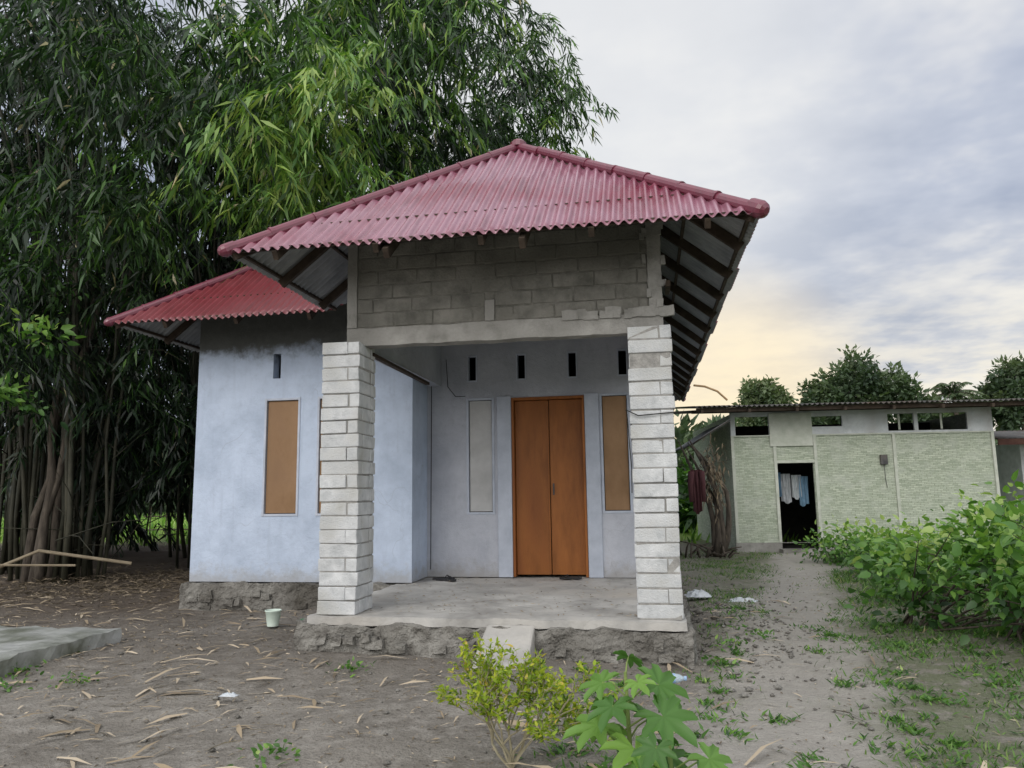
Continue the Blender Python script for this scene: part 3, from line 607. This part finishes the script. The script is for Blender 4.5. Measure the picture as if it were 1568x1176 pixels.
# ---------------------------------------------------------------- bamboo grove
BG=empty('bamboo_grove')
def grove():
    blobs=[(-4.6,9.4,6.5,1.5,1.0,1.8,26,10,.30,.74),
           (-7.4,9.0,6.9,2.2,1.4,2.2,28,10,.29,.40),
           (-9.6,10.3,4.4,2.3,1.7,1.9,38,10,.28,.24),
           (-5.5,11.5,10,4.2,2.0,2.6,46,10,.31,.56),
           (-6.5,13.5,7,4.0,2,4.2,74,11,.33,.18),
           (-3.9,16.5,8.6,2.8,2.3,4.0,66,11,.34,.34),
           (-2.5,16.2,9.6,1.2,1.2,3.2,18,9,.30,.56),
           (-4.9,15,12.5,2.8,2,3,40,10,.34,.46),
           (-12,14.5,7,5,3,6.5,100,11,.46,.08),
           (-10.8,10.5,9,3.2,2,3.2,62,10,.30,.26),
           (-9,19,4.2,6.5,1.5,3.0,46,11,.46,.05),
           (-15,17,4,4,3,4,36,11,.48,.06),
           (-8.6,12.2,2.9,2.2,.9,1.0,22,10,.28,.12)]
    P=[];D=[];L=[];Wd=[];T=[]
    SP=[];SD=[];SL=[]
    for (cx,cy,cz,rx,ry,rz,nc,ns,leaf,shade_tint) in blobs:
        c=norm(rng.normal(size=(nc,3)))*(rng.random((nc,1))**.4)*np.array([rx,ry,rz])+np.array([cx,cy,cz])
        ct=np.clip(rng.normal(shade_tint,.15,nc),0,.88)
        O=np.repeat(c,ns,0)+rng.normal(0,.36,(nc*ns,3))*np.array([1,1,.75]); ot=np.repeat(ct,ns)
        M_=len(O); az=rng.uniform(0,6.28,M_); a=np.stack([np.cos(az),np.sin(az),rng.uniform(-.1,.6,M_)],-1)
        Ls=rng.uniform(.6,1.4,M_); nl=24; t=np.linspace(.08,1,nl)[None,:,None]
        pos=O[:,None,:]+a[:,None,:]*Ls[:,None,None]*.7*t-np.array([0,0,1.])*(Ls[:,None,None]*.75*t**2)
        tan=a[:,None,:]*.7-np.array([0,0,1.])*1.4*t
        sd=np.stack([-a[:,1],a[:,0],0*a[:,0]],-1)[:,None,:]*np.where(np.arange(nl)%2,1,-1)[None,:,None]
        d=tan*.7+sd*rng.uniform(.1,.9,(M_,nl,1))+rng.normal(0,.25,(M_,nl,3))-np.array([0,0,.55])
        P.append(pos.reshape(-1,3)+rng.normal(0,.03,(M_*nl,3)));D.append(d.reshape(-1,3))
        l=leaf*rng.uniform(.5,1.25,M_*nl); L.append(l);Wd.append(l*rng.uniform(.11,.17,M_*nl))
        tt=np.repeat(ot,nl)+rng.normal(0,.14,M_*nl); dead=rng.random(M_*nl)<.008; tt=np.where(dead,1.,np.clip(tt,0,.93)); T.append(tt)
        SP.append(O);SD.append(a*.75-np.array([0,0,.55]));SL.append(Ls)
    P=np.concatenate(P);D=np.concatenate(D);L=np.concatenate(L);Wd=np.concatenate(Wd);T=np.concatenate(T)
    inside=(P[:,0]>-6.3)&(P[:,0]<1)&(P[:,1]>5.5)&(P[:,1]<17.8)&(P[:,2]<5.0)&((P[:,1]>7.6)|(P[:,0]>-3.5)); k=~inside
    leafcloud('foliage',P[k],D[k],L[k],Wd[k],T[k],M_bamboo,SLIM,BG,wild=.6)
    SP=np.concatenate(SP);SD=np.concatenate(SD);SL=np.concatenate(SL)
    leafcloud('twigs',SP,SD,SL,.010,0*SL+.7,M_bamboo,SLIM,BG)
    mb=MB()
    cl=[(-9.9,11.2,.5,24),(-8.2,13.2,.6,22),(-11.3,12.6,.8,26),(-8.6,15.5,.7,18),(-9.5,16,1.2,24),(-13,14.5,1.2,22),(-8.0,19,.9,16),(-3.6,20.5,.8,12),(-10.5,19,1.8,26),(-15,18,2,20),(-13,11.5,.6,14),(-8.9,10.8,.35,10)]
    for (cx,cy,sp,nn) in cl:
        for _ in range(nn):
            a=random.uniform(0,6.28); r=sp*math.sqrt(random.random()); b0=Vector((cx+math.cos(a)*r,cy+math.sin(a)*r,-.05)); hh=random.uniform(8,12.5)
            lean=Vector((math.cos(a)*random.uniform(.2,1.2)+random.gauss(0,.4),math.sin(a)*random.uniform(.2,1.2)+random.gauss(0,.4),0)); rr=random.uniform(.022,.042)
            wb=[Vector((random.gauss(0,.035),random.gauss(0,.035),0)) for _ in range(10)]
            pts=[b0+wb[i]+lean*(t**2)*1.3+Vector((0,0,hh*(t-.16*t**3))) for i,t in enumerate(np.linspace(0,1,10))]
            mb.tube(pts,[rr*(1.15-.9*t) for t in np.linspace(0,1,10)],7)
    for _ in range(220):
        cx,cy,sp,nn=random.choice(cl); p=Vector((cx+random.gauss(0,sp),cy+random.gauss(0,sp),random.uniform(.2,4)))
        if p.x>-6.6: continue
        d=Vector((random.gauss(0,1),random.gauss(0,.6),random.uniform(-.3,.8))); mb.tube([p,p+d*.6+Vector((0,0,.1)),p+d*1.2],[.010,.007,.003],4)
    mb.obj('culms',M_culm,BG,smooth=True)
grove()
T=empty('old_tree'); mb=MB()
for k in range(5):
    b0=Vector((-9.55+random.uniform(-.28,.28),10.6+random.uniform(-.25,.25),-.05)); a=random.uniform(-.12,.28); w=lambda q:Vector((random.gauss(0,q),random.gauss(0,q),0))
    mb.tube([b0,b0+Vector((a*.2,0,.5))+w(.02),b0+Vector((a*.5,0,1.1))+w(.03),b0+Vector((a,.1,1.7))+w(.04),b0+Vector((a*1.3,.1,2.4))+w(.04),b0+Vector((a*1.8,.1,3.2)),b0+Vector((a*3,.4,4.8))],[random.uniform(.075,.11),.065,.06,.055,.05,.045,.03],9)
mb.obj('trunks',M_trunk,T,smooth=True)
n=800; c=norm(rng.normal(size=(18,3)))*np.array([1.3,.8,1.1])*.8+np.array([-9.6,9.8,4.2]); ci=rng.integers(0,18,n); off=rng.normal(0,.25,(n,3)); 
leafcloud('leaves',c[ci]+off,norm(off)+np.array([0,0,-.4]),rng.uniform(.08,.17,n),.06,np.clip(rng.normal(.2,.15,n),0,1),M_weed,BROAD,T)
shrub('broadleaf_sapling',[(-8.6,8.6,2.7,.5,.4,.25,150),(-8.0,8.4,3.5,.35,.3,.2,80),(-9.3,8.6,1.6,.4,.4,.25,90)],.16,.08,M_weed,.45,14)
mb=MB(); mb.tube([(-9.4,9.2,.20),(-8.5,9.5,.60),(-7.4,10.0,.38)],.024,7); mb.tube([(-10,9.0,.45),(-7.9,9.5,.40)],.016,6); mb.obj('bamboo_rail',pmat('dry_bamboo',(.20,.16,.11),(.32,.27,.19)))
mb=MB()
for k in range(26):
    x=-15+k*.55; mb.tube([(x,21,0),(x+random.uniform(-.05,.05),21,1.1+random.uniform(-.1,.1))],.02,5)
for z_ in (.35,.75): mb.tube([(-15.2,21.0,z_),(-.5,21.0,z_+.05)],.02,5)
mb.obj('bamboo_fence',pmat('dry_bamboo2',(.2,.17,.12),(.32,.27,.2)))
n=5000; x=rng.normal(-8.2,1.6,n); y=rng.normal(10.8,1.3,n); k=~((x>-5.7)&(y>8.3)); x=x[k];y=y[k];n=len(x); a=rng.uniform(0,6.28,n)
leafcloud('dry_leaf_pile',np.stack([x,y,gh(x,y)+rng.random(n)*.10*np.exp(-((x+8.2)**2+(y-10.8)**2)/3)],-1),np.stack([np.cos(a),np.sin(a),rng.normal(0,.25,n)],-1),rng.uniform(.06,.2,n),.014,rng.random(n)**2*.5,M_litter,SLIM)
# ---------------------------------------------------------------- hut
HU=empty('woven_bamboo_hut',(1.8,16.6,0),math.radians(5.4))
def wovenmat():
    m,nt,b=newmat('woven_bamboo'); v=ocoord(nt)
    s=N(nt,'ShaderNodeSeparateXYZ'); nt.links.new(v,s.inputs[0])
    nx_=N(nt,'ShaderNodeTexNoise'); nx_.inputs['Scale'].default_value=3; nt.links.new(v,nx_.inputs['Vector'])
    xx=math_(nt,'ADD',math_(nt,'ADD',s.outputs[0],s.outputs[1]),math_(nt,'MULTIPLY',nx_.outputs['Fac'],.25)); cmb=N(nt,'ShaderNodeCombineXYZ'); nt.links.new(xx,cmb.inputs[0])
    nt.links.new(math_(nt,'ADD',s.outputs[2],math_(nt,'MULTIPLY',nx_.outputs['Fac'],.07)),cmb.inputs[1])
    br=N(nt,'ShaderNodeTexBrick'); br.inputs['Scale'].default_value=1; br.inputs['Brick Width'].default_value=.12; br.inputs['Row Height'].default_value=.035; br.inputs['Mortar Size'].default_value=.003; br.offset=.5
    br.inputs['Color1'].default_value=(.34,.39,.30,1); br.inputs['Color2'].default_value=(.52,.57,.46,1); br.inputs['Mortar'].default_value=(.22,.25,.19,1)
    nt.links.new(cmb.outputs[0],br.inputs['Vector'])
    n1=noise_(nt,v,2.5,5,.65); n2=noise_(nt,v,18,4,.7)
    col=mix(nt,math_(nt,'MULTIPLY',smooth(nt,n1,.45,.7),.6),br.outputs['Color'],(.50,.53,.47))
    col=mix(nt,math_(nt,'MULTIPLY',smooth(nt,n2,.5,.75),.5),col,(.24,.27,.20))
    nt.links.new(col,b.inputs['Base Color']); b.inputs['Roughness'].default_value=.85
    hh=math_(nt,'ADD',math_(nt,'MULTIPLY',br.outputs['Fac'],-1),n2); bump(nt,b,hh,.6,.012); return m
M_wov=wovenmat(); M_pale=pmat('pale_board',(.46,.49,.50),(.66,.69,.71),5,.85,.4,30,c3=(.36,.36,.35)); M_batten=pmat('batten',(.42,.45,.38),(.55,.57,.51),6,.85,.4,30)
mb=MB(); ops=[(.92,1.67,.05,1.84),(.1,.80,2.44,2.84),(1.68,2.32,2.60,2.82),(3.25,3.78,2.48,2.84),(3.86,4.85,2.48,2.84)]
wallgrid(mb,0,5.35,.2,2.42,0,.06,[(.92,1.67,.05,1.84)]); wallgrid(mb,.06,5,.0,2.9,0,.06,[],axis='x'); wallgrid(mb,.06,5,.0,2.9,5.29,5.35,[],axis='x'); mb.box(0,5.35,5,5.06,0,2.9); mb.obj('woven_walls',M_wov,HU)
mb=MB(); wallgrid(mb,0,5.35,2.42,2.95,.002,.055,ops[1:]); mb.obj('upper_band',M_pale,HU)
mb=MB(); wallgrid(mb,-.02,5.37,-.05,.2,-.02,.08,[(.92,1.67,-.05,.19)]); mb.box(.85,1.75,-.35,-.03,-.05,.08); mb.obj('plinth',M_conc,HU)
mb=MB()
for x in (-.01,.86,1.69,3.3,5.28): mb.box(x,x+.06,-.03,-.002,.2,2.41)
mb.box(.92,1.69,-.025,-.002,1.845,1.90); mb.box(-.01,5.35,-.028,-.001,2.411,2.44); mb.box(.8,1.68,-.04,-.003,2.2,2.9)
mb.box(3.45,3.49,-.02,.0,2.5,2.82); mb.box(4.3,4.34,-.02,.0,2.5,2.82)
mb.obj('battens',M_batten,HU)
mb=MB(); mb.box(.07,5.28,2.6,2.66,0,2.85); mb.box(.07,5.28,.09,4.9,.0,.02); mb.obj('dark_inner_panel',M_dark,HU)  # added dark backing paints the gloom seen through the openings
mb=MB(); mb.box(3.02,3.16,-.07,-.003,1.78,1.98); mb.tube([(3.09,-.04,1.78),(3.09,-.04,1.5),(3.12,-.02,1.3)],.008,5); mb.obj('electric_meter',M_oldzinc,HU,bevel=.01)
roofplane('hut_roof',(-.85,-.75,3.0),(1,0,0),(0,1,0),7.0,lambda s:0,lambda s:6.3,[M_oldzinc,M_oldzinc],pitch=.1,k=.10,rows=4,laps=(),parent=HU)
mb=MB(); mb.beam((-.8,-.6,2.94),(6.1,-.6,2.94),.05,.08); mb.beam((-.8,.03,2.97),(6.1,.03,2.97),.06,.07)
for x in np.arange(-.7,6.1,.95): mb.beam((x,-.76,2.90),(x,5.4,3.50),.05,.07)
mb.obj('roof_timbers',M_wood,HU)
roofplane('side_sheet',(-.9,-.55,2.25),(0,1,0),(1,0,0),3.2,lambda s:0,lambda s:.8,[M_zinc,M_oldzinc],pitch=.1,k=.6,rows=3,laps=(),parent=HU)
def cloth(name,loc,w,h,mat,rz=0,seed=0,parent=None,sleeves=False):
    nx,nz=18,16; mb=MB(); V=[]
    for i in range(nx+1):
        for j in range(nz+1):
            u=i/nx;vv=j/nz; wd=w*(1+(-.28 if sleeves and vv<.75 else 0))
            xx=(u-.5)*wd; yy=.03*math.sin(u*17+seed)*(1.2-vv*.6)+.015*math.sin(u*31+vv*5); zz=-h*(1-vv)+ (.03*math.sin(u*6+seed))*(1-vv)
            V.append((xx,yy,zz))
    mb.add(V,[(i*(nz+1)+j,(i+1)*(nz+1)+j,(i+1)*(nz+1)+j+1,i*(nz+1)+j+1) for i in range(nx) for j in range(nz)])
    if sleeves:
        for sx in (-1,1): mb.tube([(sx*w*.42,0,-.03),(sx*w*.52,.02,-h*.35),(sx*w*.50,.0,-h*.75)],[.06,.05,.045],8)
    o=mb.obj(name,mat,parent,smooth=True); o.location=loc; o.rotation_euler=(0,0,rz); return o
cm=[pmat('cloth_%d'%i,c,tuple(q*1.4 for q in c),8,.9,.2) for i,c in enumerate([(.14,.24,.34),(.36,.38,.40),(.065,.025,.028),(.40,.43,.45)])]
LD=empty('laundry'); 
for i,(x,m_) in enumerate(((1.02,0),(1.22,1),(1.45,3),(1.6,0))):
    a=math.radians(5.4); lx,ly=x,.55; cloth('shirt',(1.8+lx*math.cos(a)-ly*math.sin(a),16.6+lx*math.sin(a)+ly*math.cos(a),1.66-.03*i),.2,.50+.12*(i%2),cm[m_],.1,i,LD)
JK=empty('hanging_jacket'); cloth('jacket_body',(.90,14.3,1.68),.22,.78,cm[2],.2,2,JK,True)
mb=MB(); mb.tube([(.2,14.2,1.9),(.9,14.3,1.70),(1.8,16.5,1.95)],.004,4); mb.obj('clothes_line',M_dark,JK)
DT=empty('dead_tree_stump'); mb=MB()
for k in range(6):
    a=random.uniform(0,6.28); p=Vector((1.35+.08*math.cos(a),15.7+.08*math.sin(a),0)); q=[p]
    for t in range(7): p=p+Vector((.06-.045*t+random.uniform(-.07,.07),random.uniform(-.06,.06),random.uniform(.28,.38))); q.append(p)
    mb.tube(q,[.075,.07,.06,.05,.045,.035,.025,.01],7)
for k in range(22):
    p=Vector((1.1+random.uniform(-.5,.4),15.5+random.uniform(-.4,.4),.02)); d=Vector((random.gauss(0,.3),random.gauss(0,.3),random.uniform(.02,.3))); mb.tube([p,p+d*.5+Vector((0,0,.05)),p+d],[.022,.02,.01],5)
mb.obj('branches',M_trunk,DT,smooth=True)
n=300; leafcloud('dry_leaves',np.array([1.3,15.6,1.6])+rng.normal(0,1,(n,3))*np.array([.12,.12,.35]),rng.normal(0,.4,(n,3))+np.array([0,0,-1]),rng.uniform(.1,.22,n),.03,rng.random(n)*.5,M_litter,SLIM,DT)
NB=empty('neighbour_house',(8.25,18.6,0),math.radians(4)); mb=MB(); wallgrid(mb,0,5,0,2.25,0,.12,[(.9,1.6,.9,1.9)]); mb.box(0,.12,.12,5,0,2.25); mb.box(0,5,5,5.12,0,2.25); mb.obj('walls',M_pale,NB)
roofplane('roof',(-.8,-.7,2.30),(1,0,0),(0,1,0),6.5,lambda s:0,lambda s:3,[M_oldzinc,M_oldzinc],pitch=.12,k=.12,rows=4,laps=(),parent=NB)
mb=MB(); mb.beam((-.8,-.70,2.24),(5.8,-.70,2.24),.03,.13); mb.obj('fascia',pmat('fascia_brown',(.07,.03,.025),(.12,.06,.045)),NB)
# ---------------------------------------------------------------- distant vegetation
def tree(name,x,y,h,crown,leaf,nleaf,trunk_h,tm=.45,mat=None):
    e=empty(name); mb=MB(); mb.tube([(x,y,-.2),(x+.1,y,trunk_h*.5),(x,y,trunk_h),(x+.1,y,h*.8)],[h*.03,h*.024,h*.02,h*.006],8)
    P=[];D=[];Tn=[]
    nb=len(crown)
    for (dx,dy,cz,r,rz_) in crown:
        mb.tube([(x,y,trunk_h*.9),(x+dx*.6,y+dy*.6,(cz+trunk_h)/2),(x+dx,y+dy,cz)],[h*.013,h*.009,h*.003],6)
        n=int(nleaf/nb); nc=34; c=norm(rng.normal(size=(nc,3)))*(rng.random((nc,1))**.3)*np.array([r,r,rz_])+np.array([x+dx,y+dy,cz]); ci=rng.integers(0,nc,n)
        off=rng.normal(0,r*.13,(n,3)); p=c[ci]+off; ct=rng.normal(0,.15,nc)
        P.append(p);D.append(norm(off)+rng.normal(0,.5,(n,3)));Tn.append(np.clip(tm+ct[ci]+rng.normal(0,.1,n)+.3*(p[:,2]-cz)/rz_,0,1))
    P=np.concatenate(P);D=np.concatenate(D);Tn=np.concatenate(Tn);n=len(P); L=leaf*rng.uniform(.6,1.3,n)
    leafcloud('crown',P,D,L,L*.55,Tn,mat or M_far,SLIM,e); mb.obj('trunk_and_limbs',M_trunk,e)
def RD(r,d): return (r*.9848-d*.1736,r*.1736+d*.9848)
x,y=RD(20.8,45); tree('broadleaf_tree',x,y,9.6,[(0,0,7.7,1.8,1.7),(-1.9,0,6.5,1.5,1.4),(2.1,0,6.7,1.5,1.4),(.3,1,5.5,2.4,1.5),(3.4,0,5.4,1.3,1.1),(-2.7,0,5.2,1.2,1.1)],.34,17000,3,.5)
x,y=RD(15,45); tree('broadleaf_tree',x,y,8,[(0,0,6.9,1.1,.9),(.8,0,6.3,1.0,.8),(-.5,0,5.8,.9,.8)],.3,6000,4,.9)
x,y=RD(31.3,46); tree('broadleaf_tree',x,y,9.6,[(0,0,7.3,1.6,1.6),(-1.0,0,6.2,1.5,1.4),(1.8,0,7.0,2,1.8),(2.5,0,5.6,2.2,1.5)],.34,13000,3,.5)
def palm(x,y,h,fr,name='coconut_palm'):
    e=empty(name); mb=MB(); mb.tube([(x,y,0),(x+.2,y,h*.5),(x,y,h)],[.2,.15,.12],8); P=[];D=[];L=[]
    for k in range(20):
        a=k/20*6.28+random.uniform(-.2,.2); el=random.uniform(.1,1.35); d=Vector((math.cos(a),math.sin(a),0))
        pts=[Vector((x,y,h))+d*fr*t*math.cos(el*.8)+Vector((0,0,fr*(math.sin(el)*t-.65*t*t))) for t in np.linspace(0,1,12)]; mb.tube(pts,[.04*(1-.8*t) for t in np.linspace(0,1,12)],4)
        for i in range(1,12):
            for sg in (-1,1):
                for q in (0,.5):
                    p=pts[i-1].lerp(pts[i],q); sd=Vector((-d.y,d.x,0))*sg; P.append(p); D.append(sd*.8+d*.5+Vector((0,0,-.5))); L.append(fr*.26*(1-.45*i/12))
    n=len(P); leafcloud('fronds',np.array(P),np.array(D),np.array(L),.09,rng.uniform(.4,.9,n),M_far,SLIM,e); mb.obj('trunk',M_trunk,e)
x,y=RD(27.2,46); palm(x,y,6.9,2.0); x,y=RD(11.1,42); palm(x,y,3.8,2.2); x,y=RD(29.0,48); palm(x,y,6.3,1.6)
def treeline():
    nb=150; th=rng.uniform(-1.0,1.05,nb); d=rng.uniform(48,75,nb); r=np.tan(th*.75)*d; cx,cy=RD(r,d); P=[];D=[];Tn=[]
    for i in range(nb):
        R_=rng.uniform(2,4); hz=rng.uniform(1.8,4.2); n=420; off=norm(rng.normal(size=(n,3)))*(rng.random((n,1))**.35)*np.array([R_,R_,hz]); p=off+np.array([cx[i],cy[i],hz*.7]); p[:,2]=np.abs(p[:,2])
        P.append(p);D.append(off+rng.normal(0,1,(n,3)));Tn.append(np.clip(rng.normal(.5,.12)+rng.normal(0,.1,n)+.2*off[:,2]/hz,0,1))
    P=np.concatenate(P);D=np.concatenate(D);Tn=np.concatenate(Tn); n=len(P); L=rng.uniform(.5,1.0,n); leafcloud('distant_tree_line',P,D,L,L*.6,Tn,M_far,SLIM)
treeline()
shrub('banana_bush',[(1.6,24,1.1,.9,.8,1.0,500),(3,26,1.0,1.4,.8,.9,500)],.5,.22,M_weed,.35,8)
# ---------------------------------------------------------------- light
world=bpy.data.worlds.new("World"); scene.world=world; world.use_nodes=True; nt=world.node_tree
bg=nt.nodes['Background']
FILL_AZ=math.radians(200); FILL_EL=math.radians(38)
sky=N(nt,'ShaderNodeTexSky'); sky.sky_type='NISHITA'; sky.sun_disc=False; sky.sun_elevation=FILL_EL; sky.sun_rotation=FILL_AZ; sky.air_density=1.5; sky.dust_density=3
tc=N(nt,'ShaderNodeTexCoord'); s=N(nt,'ShaderNodeSeparateXYZ'); nt.links.new(tc.outputs['Generated'],s.inputs[0])
zc=math_(nt,'ADD',math_(nt,'MAXIMUM',s.outputs[2],0),.16)
cb=N(nt,'ShaderNodeCombineXYZ'); nt.links.new(math_(nt,'DIVIDE',s.outputs[0],zc),cb.inputs[0]); nt.links.new(math_(nt,'DIVIDE',s.outputs[1],zc),cb.inputs[1])
c1=noise_(nt,cb.outputs[0],.95,5,.58); c2=noise_(nt,cb.outputs[0],3.1,4,.6)
cc=math_(nt,'ADD',math_(nt,'MULTIPLY',c1,.62),math_(nt,'MULTIPLY',c2,.38))
col=ramp(nt,cc,[(.40,(.40,.45,.57)),(.50,(.54,.58,.68)),(.61,(.82,.82,.83))])
def dirdot(v):
    d=N(nt,'ShaderNodeVectorMath'); d.operation='DOT_PRODUCT'; nt.links.new(tc.outputs['Generated'],d.inputs[0]); d.inputs[1].default_value=Vector(v).normalized(); return d.outputs['Value']
col=mix(nt,math_(nt,'MULTIPLY',smooth(nt,dirdot((-.12,1,.6)),.88,1.0),.75),col,(.90,.90,.89))
wn=smooth(nt,c2,.36,.62)
warm=math_(nt,'MULTIPLY',math_(nt,'SUBTRACT',1,smooth(nt,s.outputs[2],.06,.34)),smooth(nt,dirdot((.25,1,.02)),.72,.97))
warm=math_(nt,'MULTIPLY',warm,math_(nt,'ADD',.25,math_(nt,'MULTIPLY',wn,.6)))
col=mix(nt,warm,col,(.98,.90,.74))
hot=smooth(nt,dirdot((.10,1,.10)),.978,1.0); col=mix(nt,math_(nt,'MULTIPLY',hot,.75),col,(1.08,.90,.60))
back_fill=smooth(nt,math_(nt,'MULTIPLY',s.outputs[1],-1),-.25,.6)
col=mix(nt,back_fill,col,(1.42,1.42,1.42))  # sky behind the camera brightened as added front fill
zen_fill=smooth(nt,s.outputs[2],.66,.9); col=mix(nt,zen_fill,col,(1.25,1.27,1.3))  # overhead sky brightened too, for more fill
vm=N(nt,'ShaderNodeVectorMath'); vm.operation='SCALE'; vm.inputs['Scale'].default_value=9.4; nt.links.new(col,vm.inputs[0])
col=mix(nt,.93,sky.outputs[0],vm.outputs[0])
nt.links.new(col,bg.inputs['Color']); bg.inputs['Strength'].default_value=.11
sl=bpy.data.lights.new('fill_sun','SUN'); sl.energy=1.1; sl.angle=math.radians(35); sl.color=(1,.96,.91); so=bpy.data.objects.new('fill_sun',sl); scene.collection.objects.link(so)  # soft front fill added behind the camera; real sun is behind the house
sd=Vector((math.sin(FILL_AZ)*math.cos(FILL_EL),math.cos(FILL_AZ)*math.cos(FILL_EL),math.sin(FILL_EL))); so.rotation_euler=sd.to_track_quat('Z','Y').to_euler()
scene.view_settings.view_transform='Standard'; scene.view_settings.look='None'; scene.view_settings.exposure=0
print('VERTS',sum(len(o.data.vertices) for o in bpy.data.objects if o.type=='MESH'))
